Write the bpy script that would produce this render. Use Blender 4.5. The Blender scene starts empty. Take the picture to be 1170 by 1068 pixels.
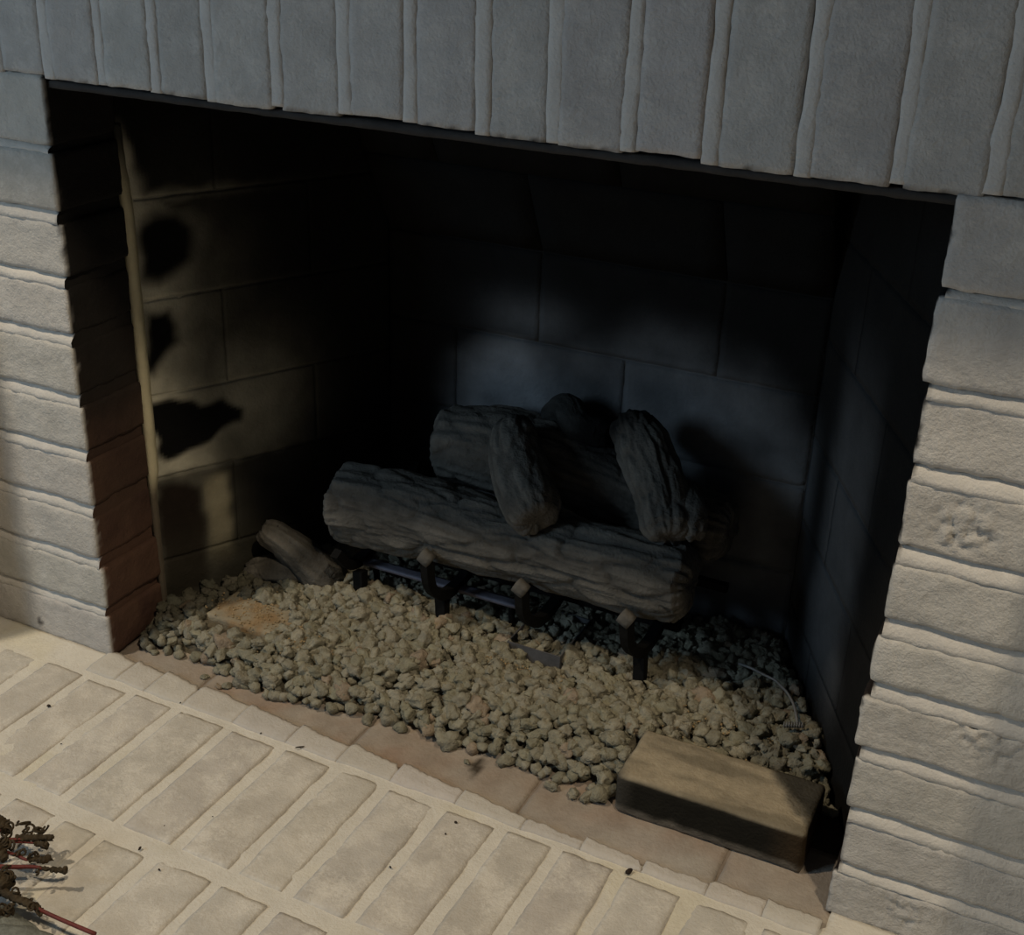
import bpy, math, random
from mathutils import Vector, Matrix, noise, Euler
random.seed(7)
C = bpy.context.scene.collection
S = bpy.context.scene
# ---------------------------------------------------------------- camera, world, lights, exposure
W = 0.879                                                    # width of the firebox opening, 13 brick courses
cam = bpy.data.cameras.new('camera'); co = bpy.data.objects.new('camera', cam); C.objects.link(co)
cam.sensor_fit = 'HORIZONTAL'; cam.sensor_width = 36; cam.lens = 1433.31 / 1170 * 36
cam.clip_start = .02
yaw, pitch, roll = math.radians(25.482), math.radians(25.171), math.radians(2.0796)
fw = Vector((-math.sin(yaw)*math.cos(pitch), math.cos(yaw)*math.cos(pitch), -math.sin(pitch)))
rt = fw.cross(Vector((0, 0, 1))).normalized(); up = rt.cross(fw)
r2 = rt*math.cos(roll)+up*math.sin(roll); u2 = -rt*math.sin(roll)+up*math.cos(roll)
m = Matrix((r2, u2, -fw)).transposed().to_4x4(); m.translation = Vector((.98405, -.95012, .87279))
co.matrix_world = m; S.camera = co

world = bpy.data.worlds.new('world'); S.world = world; world.use_nodes = True
bg = world.node_tree.nodes['Background']; bg.inputs[0].default_value = (.72, .84, 1.0, 1); bg.inputs[1].default_value = .035

def area(name, loc, target, size, energy, color, shape='DISK', sy=None):
    l = bpy.data.lights.new(name, 'AREA'); l.shape = shape; l.size = size
    if sy: l.size_y = sy
    l.energy = energy; l.color = color
    o = bpy.data.objects.new(name, l); C.objects.link(o); o.location = loc
    o.rotation_euler = (Vector(target)-Vector(loc)).to_track_quat('-Z', 'Y').to_euler()
    return o
WARM = (1.0, .82, .585)
area('ceiling_downlight', (-.66, -.92, 2.40), (-.3, -.5, 0), .10, 27.5, WARM)
area('ceiling_downlight', (1.62, -.92, 2.40), (1.2, -.5, 0), .10, 23.0, WARM)
area('window_daylight', (-1.25, -2.0, 1.2), (.3, 0, .4), .5, 15.5, (.58, .80, 1.0), 'RECTANGLE', .9)
S.view_settings.view_transform = 'Standard'; S.view_settings.look = 'None'
S.view_settings.gamma = 1; S.view_settings.use_curve_mapping = False
S.view_settings.exposure = 0.0

# ---------------------------------------------------------------- helpers
def srgb(r, g, b):
    f = lambda c: (c/255/12.92 if c/255 <= .04045 else ((c/255+.055)/1.055)**2.4)
    return (f(r), f(g), f(b))
def mixc(a, b, t): return tuple(a[i]*(1-t)+b[i]*t for i in range(3))
def sm(e0, e1, x):
    t = min(1, max(0, (x-e0)/(e1-e0))); return t*t*(3-2*t)
def n3(x, y, z, s=1.0, seed=0): return noise.noise(Vector((x*s+seed*7.3, y*s-seed*3.1, z*s+seed*5.7)))
def fbm(x, y, z, s, seed=0, o=3):
    v = 0; a = .5
    for k in range(o):
        v += a*n3(x, y, z, s, seed+k); s *= 2.1; a *= .5
    return v

def material(name, rough=.9, bump=.35, bscale=220, var=.25, vscale=30, smear=0.0, smear_col=(.62, .59, .54), metallic=0.0, base=None, ratio=.0035, spec=.25):
    mt = bpy.data.materials.new(name); mt.use_nodes = True; nt = mt.node_tree; N = nt.nodes; L = nt.links
    b = N['Principled BSDF']; b.inputs['Roughness'].default_value = rough; b.inputs['Metallic'].default_value = metallic
    b.inputs['Specular IOR Level'].default_value = spec
    geo = N.new('ShaderNodeNewGeometry')
    if base is None:
        at = N.new('ShaderNodeAttribute'); at.attribute_name = 'tint'; col = at.outputs['Color']
    else:
        rg = N.new('ShaderNodeRGB'); rg.outputs[0].default_value = (*base, 1); col = rg.outputs[0]
    def nz(scale, detail, rg=.6):
        n = N.new('ShaderNodeTexNoise'); n.inputs['Scale'].default_value = scale; n.inputs['Detail'].default_value = detail
        n.inputs['Roughness'].default_value = rg; L.new(geo.outputs['Position'], n.inputs['Vector']); return n.outputs['Fac']
    a = nz(vscale, 8, .68)
    mr = N.new('ShaderNodeMapRange'); L.new(a, mr.inputs[0]); mr.inputs[1].default_value = .3; mr.inputs[2].default_value = .7
    mr.inputs[3].default_value = 1-var; mr.inputs[4].default_value = 1+var
    vm = N.new('ShaderNodeVectorMath'); vm.operation = 'SCALE'; L.new(col, vm.inputs[0]); L.new(mr.outputs[0], vm.inputs['Scale'])
    out = vm.outputs[0]
    if smear:
        q = nz(vscale*.55, 10, .72); q2 = nz(260, 4, .7)
        ad = N.new('ShaderNodeMath'); ad.operation = 'MULTIPLY_ADD'; L.new(q2, ad.inputs[0]); ad.inputs[1].default_value = .35; L.new(q, ad.inputs[2])
        rp = N.new('ShaderNodeMapRange'); L.new(ad.outputs[0], rp.inputs[0]); rp.inputs[1].default_value = .66; rp.inputs[2].default_value = .84
        rp.inputs[3].default_value = 0; rp.inputs[4].default_value = smear
        lum = N.new('ShaderNodeRGBToBW'); L.new(col, lum.inputs[0]); pm = N.new('ShaderNodeMapRange'); L.new(lum.outputs[0], pm.inputs[0])
        pm.inputs[1].default_value = .25; pm.inputs[2].default_value = .38
        mm = N.new('ShaderNodeMath'); mm.operation = 'MULTIPLY'; L.new(rp.outputs[0], mm.inputs[0]); L.new(pm.outputs[0], mm.inputs[1])
        mx = N.new('ShaderNodeMix'); mx.data_type = 'RGBA'; L.new(mm.outputs[0], mx.inputs['Factor']); L.new(out, mx.inputs[6]); mx.inputs[7].default_value = (*smear_col, 1)
        out = mx.outputs[2]
    L.new(out, b.inputs['Base Color'])
    if bump:
        bn = nz(bscale, 4, .6)
        if smear:                                              # coarser pits of the handmade face
            b2 = nz(bscale*.28, 3, .6); am = N.new('ShaderNodeMath'); am.operation = 'MULTIPLY_ADD'; L.new(b2, am.inputs[0]); am.inputs[1].default_value = 1.6; L.new(bn, am.inputs[2]); bn = am.outputs[0]
        bp = N.new('ShaderNodeBump'); bp.inputs['Strength'].default_value = bump; bp.inputs['Distance'].default_value = ratio
        L.new(bn, bp.inputs['Height']); L.new(bp.outputs[0], b.inputs['Normal'])
    return mt

M = {
 'wall_brick': material('whitewashed_brick', .9, .40, 420, .12, 34, .75, (.58, .565, .535)),
 'hearth_brick': material('whitewashed_hearth_brick', .85, .30, 420, .11, 34, .9, (.66, .63, .57)),
 'mortar': material('painted_mortar', .9, .4, 300, .08, 40, 0),
 'soot': material('sooty_firebrick', .95, .4, 200, .18, 22, 0, spec=.1),
 'floor_brick': material('dusty_firebox_floor', .95, .4, 200, .16, 30, 0, spec=.1),
 'rock': material('lava_rock', 1.0, .8, 420, .26, 110, 0, spec=.1),
 'log': material('ceramic_log', .95, .7, 260, .22, 60, 0, spec=.1),
 'block': material('charred_block', .95, .5, 260, .18, 60, 0, spec=.1),
 'iron': material('black_iron', .7, .3, 200, .3, 50, 0, base=(.006, .006, .006), spec=.08),
 'rail': material('heat_blued_steel', .65, .2, 200, .3, 40, 0, base=(.20, .19, .23), metallic=.3),
 'tip': material('ashy_grate_tip', .9, .3, 200, .2, 90, 0, base=(.10, .095, .085)),
 'lintel': material('sooty_steel', .8, .3, 120, .3, 30, 0, base=(.035, .033, .032)),
 'wire': material('grey_metal_wire', .5, 0, 200, .1, 90, 0, base=(.20, .195, .19), metallic=.2),
 'gold': material('vermiculite', .9, .3, 400, .3, 200, 0, base=(.32, .235, .13)),
 'stem': material('red_stem', .6, .2, 300, .3, 120, 0, base=(.14, .032, .028)),
 'seed': material('dark_seed_head', .9, .5, 300, .5, 150, 0, base=(.05, .036, .02)),
 'leaf': material('frosted_leaf', .9, .4, 300, .3, 120, 0, base=(.18, .19, .17)),
 'basket': material('dark_wicker', .9, .6, 120, .4, 60, 0, base=(.07, .045, .03)),
 'wood': material('white_painted_wood', .5, .1, 60, .04, 20, 0, base=(.6, .58, .54)),
 'crumb': material('dark_crumb', .9, .3, 300, .3, 200, 0, base=(.03, .022, .018)),
 'carpet': material('beige_carpet', 1, .8, 300, .15, 60, 0, base=(.35, .30, .24)),
}

def link(o, parent=None, label=None, cat=None, group=None, kind=None):
    if o.name not in C.objects: C.objects.link(o)
    if parent is not None: o.parent = parent
    if label: o['label'] = label
    if cat: o['category'] = cat
    if group: o['group'] = group
    if kind: o['kind'] = kind
    return o
def empty(name, loc=(0, 0, 0), **k):
    o = bpy.data.objects.new(name, None); o.location = loc; o.empty_display_size = .05
    return link(o, **k)
def mesh_obj(name, V, F, mat, parent=None, tint=None, smooth=True, origin=None, **k):
    """link V,F as ONE mesh object; its origin goes to `origin` (world) ; parents sit unrotated"""
    o0 = Vector(origin) if origin is not None else Vector((0, 0, 0))
    me = bpy.data.meshes.new(name)
    me.from_pydata([tuple(Vector(v)-o0) for v in V], [], F); me.materials.append(mat)
    if smooth: me.polygons.foreach_set('use_smooth', [True]*len(me.polygons))
    if tint is not None:
        at = me.color_attributes.new('tint', 'FLOAT_COLOR', 'POINT')
        fl = []
        for t in tint: fl += [t[0], t[1], t[2], 1.0]
        at.data.foreach_set('color', fl)
    me.update()
    o = bpy.data.objects.new(name, me)
    o.location = o0 - (Vector(parent.location) if parent is not None else Vector((0, 0, 0)))
    return link(o, parent, **k)

def lattice(size, res, r):
    """closed box surface with nx,ny,nz segments and edges rounded by r, centred on 0"""
    n = [max(1, int(round(size[i]/res[i]))) for i in range(3)]
    idx = {}; V = []; Nn = []
    h = [s/2 for s in size]; rr = [min(r, hh*.95) for hh in h]
    def coord(i, a):
        return -h[a] + size[a]*i/n[a]
    def vid(i, j, k):
        key = (i, j, k)
        if key in idx: return idx[key]
        p = [coord(i, 0), coord(j, 1), coord(k, 2)]
        q = [max(-h[a]+rr[a], min(h[a]-rr[a], p[a])) for a in range(3)]
        d = Vector([p[a]-q[a] for a in range(3)])
        if d.length > 1e-9:
            nd = d.normalized(); p = [q[a]+nd[a]*rr[a] for a in range(3)]; nn = nd
        else:
            nn = Vector((0, 0, 0))
            for a, c in ((0, i), (1, j), (2, k)):
                if c == 0: nn[a] = -1
                elif c == n[a]: nn[a] = 1
            nn.normalize()
        idx[key] = len(V); V.append(Vector(p)); Nn.append(nn); return idx[key]
    F = []
    for i in range(n[0]):
        for j in range(n[1]):
            F.append((vid(i, j, 0), vid(i, j+1, 0), vid(i+1, j+1, 0), vid(i+1, j, 0)))
            F.append((vid(i, j, n[2]), vid(i+1, j, n[2]), vid(i+1, j+1, n[2]), vid(i, j+1, n[2])))
    for i in range(n[0]):
        for k in range(n[2]):
            F.append((vid(i, 0, k), vid(i+1, 0, k), vid(i+1, 0, k+1), vid(i, 0, k+1)))
            F.append((vid(i, n[1], k), vid(i, n[1], k+1), vid(i+1, n[1], k+1), vid(i+1, n[1], k)))
    for j in range(n[1]):
        for k in range(n[2]):
            F.append((vid(0, j, k), vid(0, j, k+1), vid(0, j+1, k+1), vid(0, j+1, k)))
            F.append((vid(n[0], j, k), vid(n[0], j+1, k), vid(n[0], j+1, k+1), vid(n[0], j, k+1)))
    return V, F, Nn

def brick(name, lo, hi, mat, parent, color, res=.006, r=.004, amp=.0018, seed=0, M4=None, thick_axis=None, cut=.0, pits=(), **k):
    """rough-faced brick filling lo..hi (in the frame M4 if given); color = tuple or f(world point, normal)"""
    size = [hi[a]-lo[a] for a in range(3)]; c = Vector([(hi[a]+lo[a])/2 for a in range(3)])
    rs = [res]*3
    if thick_axis is not None: rs[thick_axis] = max(.012, size[thick_axis]/3)
    V, F, Nn = lattice(size, rs, r)
    out = []; T = []
    for v, n in zip(V, Nn):
        p = v + c
        d = fbm(p.x, p.y, p.z, 22, seed, 3)*amp*1.6 + fbm(p.x, p.y, p.z, 120, seed+9, 2)*amp*.55
        edge = sum(1 for a in range(3) if abs(abs(v[a])-size[a]/2) < r*1.1)
        if edge >= 2: d -= abs(fbm(p.x, p.y, p.z, 55, seed+4, 2))*cut
        for (pc, pr, pa) in pits:
            e = (p-Vector(pc)).length/pr
            if e < 1.3: d += pa*sm(1.3, .5, e)*(fbm(p.x, p.y, p.z, 150, seed+2, 3)*1.6-.25)
        p = p + n*d
        q = (M4 @ p) if M4 is not None else p
        nn = (M4.to_3x3() @ n) if M4 is not None else n
        out.append(q); T.append(color(q, nn) if callable(color) else color)
    org = (M4 @ c) if M4 is not None else c
    return mesh_obj(name, out, F, mat, parent, T, origin=org, **k)

# ---------------------------------------------------------------- front wall (painted brick chimney breast)
wall = empty('wall_front', (0, 0, 0), kind='structure')
U = .0677
RED = (.066, .033, .026); SOOT = (.010, .010, .0105)
def wallcol(base):
    def f(p, n):
        c = base
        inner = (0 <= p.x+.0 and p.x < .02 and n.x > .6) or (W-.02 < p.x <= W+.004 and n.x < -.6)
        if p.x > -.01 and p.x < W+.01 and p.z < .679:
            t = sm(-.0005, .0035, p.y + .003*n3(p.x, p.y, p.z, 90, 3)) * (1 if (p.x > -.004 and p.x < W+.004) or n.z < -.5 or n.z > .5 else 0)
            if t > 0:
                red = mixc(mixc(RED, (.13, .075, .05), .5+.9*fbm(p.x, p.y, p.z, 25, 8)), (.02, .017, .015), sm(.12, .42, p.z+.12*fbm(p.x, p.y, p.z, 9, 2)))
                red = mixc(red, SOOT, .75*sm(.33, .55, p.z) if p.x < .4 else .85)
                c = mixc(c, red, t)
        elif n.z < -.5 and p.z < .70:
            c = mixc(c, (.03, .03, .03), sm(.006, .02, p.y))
        # small dark spot on the lowest brick at the left
        d = math.hypot(p.x+.113, (p.z-.012)*.8)
        if p.y < .004: c = mixc((.06, .06, .06), c, sm(.003, .006, d))
        return c
    return f
PITS = (((W+.050, 0, .420), .026, .006), ((W+.105, 0, .235), .028, .005), ((W+.066, 0, .030), .022, .005))      # spalled faces at the right
LJ = [0.0, .0637, .131, .2011, .2699, .3374, .4083, .4733, .5432, .6103, .679]
RJ = [0.0, .0575, .1227, .1911, .2584, .3222, .3909, .4637, .5324, .6072, .677]
B0 = (.47, .455, .43)
def vary(b, s=.05):
    k = 1+random.uniform(-s, s); return (b[0]*k, b[1]*k*(1+random.uniform(-.01, .01)), b[2]*k*(1+random.uniform(-.02, .02)))
def mortar_bed(x0, x1, zt, h, seed, parent=wall, inner=None):
    """wedge of weeping mortar under a brick: recessed at its top, flush at its bottom"""
    n = int((x1-x0)/.004); V = []; F = []; T = []
    prof = [(.092, zt+.002), (.0100, zt+.002), (.0075, zt+.0015), (.0045, zt-.001), (.0015, zt-h*.3), (-.0004, zt-h*.7), (-.0004, zt-h), (.004, zt-h-.003), (.0085, zt-h-.004), (.092, zt-h-.004)]
    P = len(prof)
    for i in range(n+1):
        x = x0+(x1-x0)*i/n
        for j, (y, z) in enumerate(prof):
            a = fbm(x, j*.02, zt, 40, seed, 3)
            yy = y + (a*.003 + fbm(x, j, zt, 160, seed, 2)*.0012 if 2 <= j <= 6 else 0)
            zz = z + (fbm(x, 5+j*.1, zt, 30, seed+3, 3)*.004+fbm(x, 5, zt, 170, seed+5, 2)*.002 if j in (5, 6) else fbm(x, 5+j*.1, zt, 60, seed+3, 2)*.0015)
            V.append(Vector((x, yy, zz))); T.append(wallcol((.58, .56, .525))(V[-1], Vector((0, -1, 0))))
    for i in range(n):
        for j in range(P):
            a = i*P+j; b = i*P+(j+1) % P
            F.append((a, a+P, b+P, b))
    for st, fl in ((0, 0), (n*P, 1)):                          # end caps carry their own unpainted, sooty colour
        n0 = len(V)
        for j in range(P):
            v = V[st+j]; V.append(v.copy()); T.append(wallcol((.5, .5, .5))(Vector((-.001 if x0 < 0 else W+.001, .05, v.z)), Vector((1, 0, 0))))
        q = list(range(n0, n0+P)); F.append(tuple(reversed(q)) if fl else tuple(q))
    return mesh_obj('mortar_joint', V, F, M['mortar'], parent, T, origin=((x0+x1)/2, .02, zt))
sd = 0
for side, J in ((0, LJ), (1, RJ)):
    for k in range(10):
        z0 = J[k]; z1 = J[k+1]
        # the photo shows a dark line at the foot of a brick and a pale strip of mortar under it
        mh = [.012, .013, .015, .013, .014, .013, .012, .013, .007, .007][k] if side == 0 else [.012, .016, .015, .017, .018, .016, .014, .012, .006, .005][k]
        top = z1-mh if k < 9 else z1
        for col in range(2):
            sd += 1
            e = random.uniform(-.003, .002)
            a = -.008 if col else e
            if side == 0: x1 = -.21*col-(.010 if col else 0)-e*(not col); x0 = -.21*(col+1); xx = (x0, x1)
            else: x0 = W+.21*col+(.010 if col else 0)+e*(not col); xx = (x0, W+.21*(col+1))
            py = random.uniform(-.002, .001)
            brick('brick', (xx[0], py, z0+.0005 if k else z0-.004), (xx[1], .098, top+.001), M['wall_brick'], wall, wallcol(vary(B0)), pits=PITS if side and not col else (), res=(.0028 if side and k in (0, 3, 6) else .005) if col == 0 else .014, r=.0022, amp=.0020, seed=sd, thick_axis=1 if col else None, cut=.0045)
        if k < 9:
            xa, xb = ((-.42, -.003) if side == 0 else (W+.003, W+.42))
            mortar_bed(xa, xb, z1, mh, sd+50)
# soldier course over the opening
SJ = [-.338, -.27, -.2035, -.1275, -.0585, .0105, .079, .1448, .2105, .283, .3555, .4218, .4908, .5565, .623, .690, .7635, .8335, .9, .967, 1.035, 1.104, 1.172, 1.24]
SB = [.679]*24
for i, z in ((4, .6795), (5, .6785), (6, .6787), (7, .6772), (8, .6755), (9, .677), (10, .6795), (11, .6785), (12, .6768), (13, .677), (14, .679), (15, .676), (16, .6765), (17, .6775), (18, .679)): SB[i] = z
for i in range(len(SJ)-1):
    sd += 1; g = random.uniform(.0042, .0062)
    fine = 3 <= i <= 19
    tilt = random.uniform(-.001, .001)
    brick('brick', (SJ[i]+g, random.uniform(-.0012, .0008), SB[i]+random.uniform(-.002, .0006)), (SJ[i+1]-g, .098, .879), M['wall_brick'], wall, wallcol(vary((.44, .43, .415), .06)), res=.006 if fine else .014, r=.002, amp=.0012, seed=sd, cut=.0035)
for i, x in enumerate(SJ):          # pale joints, smeared slightly over the brick edges
    n = 50; V = []; F = []; T = []
    bot = SB[min(i, 22)]+random.uniform(-.001, .003)
    for a in range(n+1):
        z = bot+(.88-bot)*a/n
        w0 = .0055+.005*fbm(x, 0, z, 16, i, 4); w1 = .0055+.005*fbm(x, 3, z, 16, i+40, 4)
        dx = .002*fbm(x, 9, z, 14, i+80, 2)
        for (xx, y) in ((x+dx-w0-.003, .006), (x+dx-w0-.001, .0006), (x+dx-w0*.5, -.0002+.0012*n3(x, 1, z, 60)), (x+dx+w1*.5, -.0002+.0012*n3(x, 2, z, 60)), (x+dx+w1+.001, .0006), (x+dx+w1+.003, .006), (x+.003, .09), (x-.003, .09)):
            V.append(Vector((xx, y, z))); T.append((.55, .54, .52))
    for a in range(n):
        for j in range(8):
            p = a*8+j; q = a*8+(j+1) % 8; F.append((p, q, q+8, p+8))
    F.append(tuple(reversed(range(8)))); F.append(tuple(range(n*8, n*8+8)))
    mesh_obj('mortar_joint', V, F, M['mortar'], wall, T, origin=(x, .03, .78))
# plain courses above, up to the mantel (above the frame of the photo)
for row in range(3):
    z0 = .893+row*U
    for c in range(8):
        sd += 1; x0 = -.42+c*.215
        brick('brick', (x0, 0, z0), (min(x0+.203, W+.42), .098, z0+.056), M['wall_brick'], wall, vary(B0), res=.016, r=.004, amp=.002, seed=sd, thick_axis=1)
    if row < 3: mortar_bed(-.42, W+.42, z0, .011, 300+row)
def slab(name, lo, hi, mat, parent=None, tint=(.5, .5, .5), res=.05, **k):
    V, F, Nn = lattice([hi[a]-lo[a] for a in range(3)], [res]*3, .0004)
    c = Vector([(hi[a]+lo[a])/2 for a in range(3)])
    V = [v+c for v in V]
    return mesh_obj(name, V, F, mat, parent, [tint(v) if callable(tint) else tint for v in V], smooth=False, origin=c, **k)
mc = (.5, .48, .45)
slab('mortar_backing', (-.42, .010, -.02), (-.004, .093, .68), M['mortar'], wall, lambda v: (.035, .03, .026) if v.x > -.06 else mc, res=.03)
slab('mortar_backing', (W+.004, .010, -.02), (W+.42, .093, .68), M['mortar'], wall, lambda v: (.035, .03, .026) if v.x < W+.06 else mc, res=.03)
slab('mortar_backing', (-.42, .014, .685), (W+.42, .093, 1.12), M['mortar'], wall, (.05, .05, .05) and mc)
# steel angle that carries the soldiers
t2 = empty('trim_1', (0, 0, 0), kind='structure')
V, F, Nn = lattice((W+.01, .080, .0075), (.01, .02, .004), .001)
V = [v+Vector((W/2, .046, .6715)) for v in V]
V = [v+n*fbm(v.x, v.y, v.z, 60, 5, 2)*.0016 for v, n in zip(V, Nn)]
mesh_obj('lintel_flange', V, F, M['lintel'], t2, origin=(W/2, .046, .67))
slab('lintel_web', (-.0, .084, .6755), (W, .092, .74), M['lintel'], t2)
chip = []
# ---------------------------------------------------------------- firebox
L_ = math.hypot(.155, .305); dx_, dy_ = .155/L_, .305/L_
def sdpoly(P, x, z):
    d = 1e9; inside = False; n = len(P); j = n-1
    for i in range(n):
        ax, az = P[i]; bx, bz = P[j]
        ex, ez = bx-ax, bz-az; t = max(0, min(1, ((x-ax)*ex+(z-az)*ez)/(ex*ex+ez*ez+1e-12)))
        d = min(d, math.hypot(x-ax-ex*t, z-az-ez*t))
        if ((az > z) != (bz > z)) and (x < (bx-ax)*(z-az)/(bz-az+1e-12)+ax): inside = not inside
        j = i
    return -d if inside else d
BL = [
 ([(.017, .51), (.033, .518), (.059, .518), (.080, .50), (.075, .459), (.045, .44), (.031, .437), (.014, .445), (.010, .477)], .012),
 ([(.014, .404), (.044, .403), (.052, .37), (.032, .352), (.014, .326), (.009, .335)], .007),
 ([(.005, .296), (.04, .294), (.060, .290), (.073, .280), (.101, .281), (.126, .265), (.122, .247), (.08, .233), (.051, .223), (.022, .214), (.012, .226)], .005),
 ([(.006, .187), (.047, .181), (.061, .168), (.066, .115), (.061, .03), (.006, .02)], .008)]
PALE = (.56, .54, .44)
def left_col(s, z):
    s += .006*n3(s, 0, z, 40, 1); z += .006*n3(s, 5, z, 40, 2)
    width = .005 + .010*sm(.61, .55, z) + .048*sm(.55, .50, z) + .030*sm(.33, .28, z)                        # the burnt-off pale zone narrows towards the top
    p = math.exp(-(max(0, s-.006)/width)**2)*sm(.63, .57, z)
    p = max(p, .55*math.exp(-(((s-.125)/.075)**2+((z-.265)/.085)**2)))
    p = max(p, .20*math.exp(-(((s-.07)/.07)**2+((z-.39)/.12)**2)))
    stripe = math.exp(-((s-.085)/.017)**4)*sm(.19, .165, z)*sm(.04, .10, z)
    low = sm(.2, .19, z)
    p *= (1-.75*low*(1-stripe)); p = max(p, .60*stripe)
    for ly in (.195, .305, .42, .537):                          # lime on the joints
        p = max(p, .50*math.exp(-((z-ly)/.008)**2)*math.exp(-(s/.11)**2))
    c = mixc((.007, .007, .007), PALE, min(1, p)*(.85+.4*fbm(s, 0, z, 30, 6)))
    c = mixc(c, (.34, .29, .15), .35*stripe)
    for i, (P, soft) in enumerate(BL):
        d = sdpoly(P, s, z)
        c = mixc((.020, .015, .012) if i == 3 else (.006, .006, .006), c, sm(-soft, soft, d))
    if s < .006: c = mixc(c, (.42, .38, .24), .75*sm(.62, .50, z)*sm(.15, .2, z))
    if z < .16: c = mixc(c, (.05, .047, .035), .5*sm(.16, .05, z))
    return c
G = [(.24, -.1), (.245, .12), (.254, .235), (.262, .30), (.30, .33), (.35, .352), (.41, .352), (.51, .405), (.576, .392), (.63, .372), (.680, .345), (.70, .319), (.73, .27), (.76, .1), (.76, -.1)]
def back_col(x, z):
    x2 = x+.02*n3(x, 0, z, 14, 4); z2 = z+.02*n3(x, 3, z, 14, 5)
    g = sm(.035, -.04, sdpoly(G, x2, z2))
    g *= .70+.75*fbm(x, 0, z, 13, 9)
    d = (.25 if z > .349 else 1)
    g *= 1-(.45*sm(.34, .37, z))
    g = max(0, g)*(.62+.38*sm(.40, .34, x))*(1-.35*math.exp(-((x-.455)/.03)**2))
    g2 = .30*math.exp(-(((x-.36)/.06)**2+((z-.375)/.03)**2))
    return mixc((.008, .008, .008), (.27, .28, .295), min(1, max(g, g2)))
def right_col(s, z):
    x = s+.012*n3(s, 0, z, 18, 4)
    g = .30*math.exp(-((x-.19)/.07)**4)*sm(.52, .30, z)*sm(.02, .12, z)+.4*sm(.28, .36, s)*sm(.36, .25, z)
    return mixc((.010, .010, .010), (.24, .25, .265), min(1, g))
def course_bricks(parent, length, zj, offs, M4, colfn, mirror=False, res=.006, first=0):
    global sd
    for k in range(len(zj)-1):
        cuts = [0]; c = offs[k % 2]
        while c < length-.02: cuts.append(c); c += .232
        cuts.append(length)
        for a, b in zip(cuts[:-1], cuts[1:]):
            sd += 1
            def col(p, n, M4i=M4.inverted()):
                q = M4i @ p; return colfn(q.x, q.z)
            brick('fire_brick', (a+.0006, 0.0, zj[k]+.0008), (b-.0006, .050, zj[k+1]-.0008), M['soot'], parent, col, res=res, r=.0008, amp=.0007, seed=sd, M4=M4, thick_axis=1, cut=.0015)
def frame(o, d, nrm):       # x along wall, y into the masonry, z up
    m = Matrix((Vector(d), Vector(nrm), Vector(d).cross(Vector(nrm)))).transposed().to_4x4(); m.translation = Vector(o); return m
ZJ = [-.03, .081, .195, .302, .42, .537, .652, .76]
ML = frame((0, .095, 0), (dx_, dy_, 0), (-dy_, dx_, 0))
wl = empty('wall_left', (0, 0, 0), kind='structure'); wr = empty('wall_right', (0, 0, 0), kind='structure'); wb = empty('wall_rear', (0, 0, 0), kind='structure')
course_bricks(wl, L_, ZJ, (.229, .11), ML, left_col, res=.004)
MR = Matrix.Translation((W, .095, 0)) @ Matrix(((-dx_, dy_, 0, 0), (dy_, dx_, 0, 0), (0, 0, 1, 0), (0, 0, 0, 1)))
course_bricks(wr, L_, ZJ, (.229, .11), MR, right_col, res=.008)
X0 = .155; X1 = W-.155
MB_ = Matrix.Translation((X0, .40, 0))
ZB = [-.03, .0025, .118, .234, .349, .465]
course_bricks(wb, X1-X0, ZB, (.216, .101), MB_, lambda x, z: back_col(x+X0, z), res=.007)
ang = math.radians(28)
MB2 = Matrix.Translation((X0, .40, .465)) @ Matrix.Rotation(ang, 4, 'X')
course_bricks(wb, X1-X0, [0, .116, .232, .348], (.216, .101), MB2, lambda x, z: (.008, .008, .008), res=.03)
def backing(parent, M4, length, z0, z1, colfn, y0=.0008, ext=0):
    nx = int(length/.006); nz = int((z1-z0)/.006)
    V = []; F = []; T = []
    for j in range(nz+1):
        for i in range(nx+1):
            x = -0+length*i/nx; z = z0+(z1-z0)*j/nz
            V.append(M4 @ Vector((x, y0+.0006*n3(x, 0, z, 80), z))); c = colfn(x, z); T.append(c)
    for j in range(nz):
        for i in range(nx):
            a = j*(nx+1)+i; F.append((a, a+1, a+nx+2, a+nx+1))
    n0 = len(V)
    for (x, z) in ((-ext, z0), (length+ext, z0), (length+ext, z1), (-ext, z1)):
        V.append(M4 @ Vector((x, .055, z))); T.append((.01, .01, .01))
    F.append((n0, n0+3, n0+2, n0+1))
    bl, br, tr, tl = 0, nx, nz*(nx+1)+nx, nz*(nx+1)
    F += [tuple([n0, n0+1]+list(reversed(range(bl, br+1)))), tuple([n0+3]+list(range(tl, tr+1))+[n0+2])]
    F += [tuple([n0]+[j*(nx+1) for j in range(nz+1)]+[n0+3]), tuple([n0+1, n0+2]+[j*(nx+1)+nx for j in range(nz, -1, -1)])]
    return mesh_obj('mortar_backing', V, F, M['soot'], parent, T, origin=M4 @ Vector((length/2, .03, (z0+z1)/2)))
backing(wl, ML, L_, -.03, .76, left_col); backing(wr, MR, L_, -.03, .76, right_col)
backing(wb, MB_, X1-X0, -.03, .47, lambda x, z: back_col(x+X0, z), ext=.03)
# dark smoke chamber above the opening and outer casing that keeps the room light out
cl = slab('ceiling', (-.10, .093, .755), (W+.10, .52, .80), M['soot'], None, (.01, .01, .01), kind='structure')
slab('casing', (-.10, .098, -.03), (-.07, .52, .755), M['soot'], wl, (.01, .01, .01)); slab('casing', (W+.07, .098, -.03), (W+.10, .52, .755), M['soot'], wr, (.01, .01, .01))
slab('casing', (-.10, .49, -.03), (W+.10, .52, .755), M['soot'], wb, (.01, .01, .01))
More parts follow.
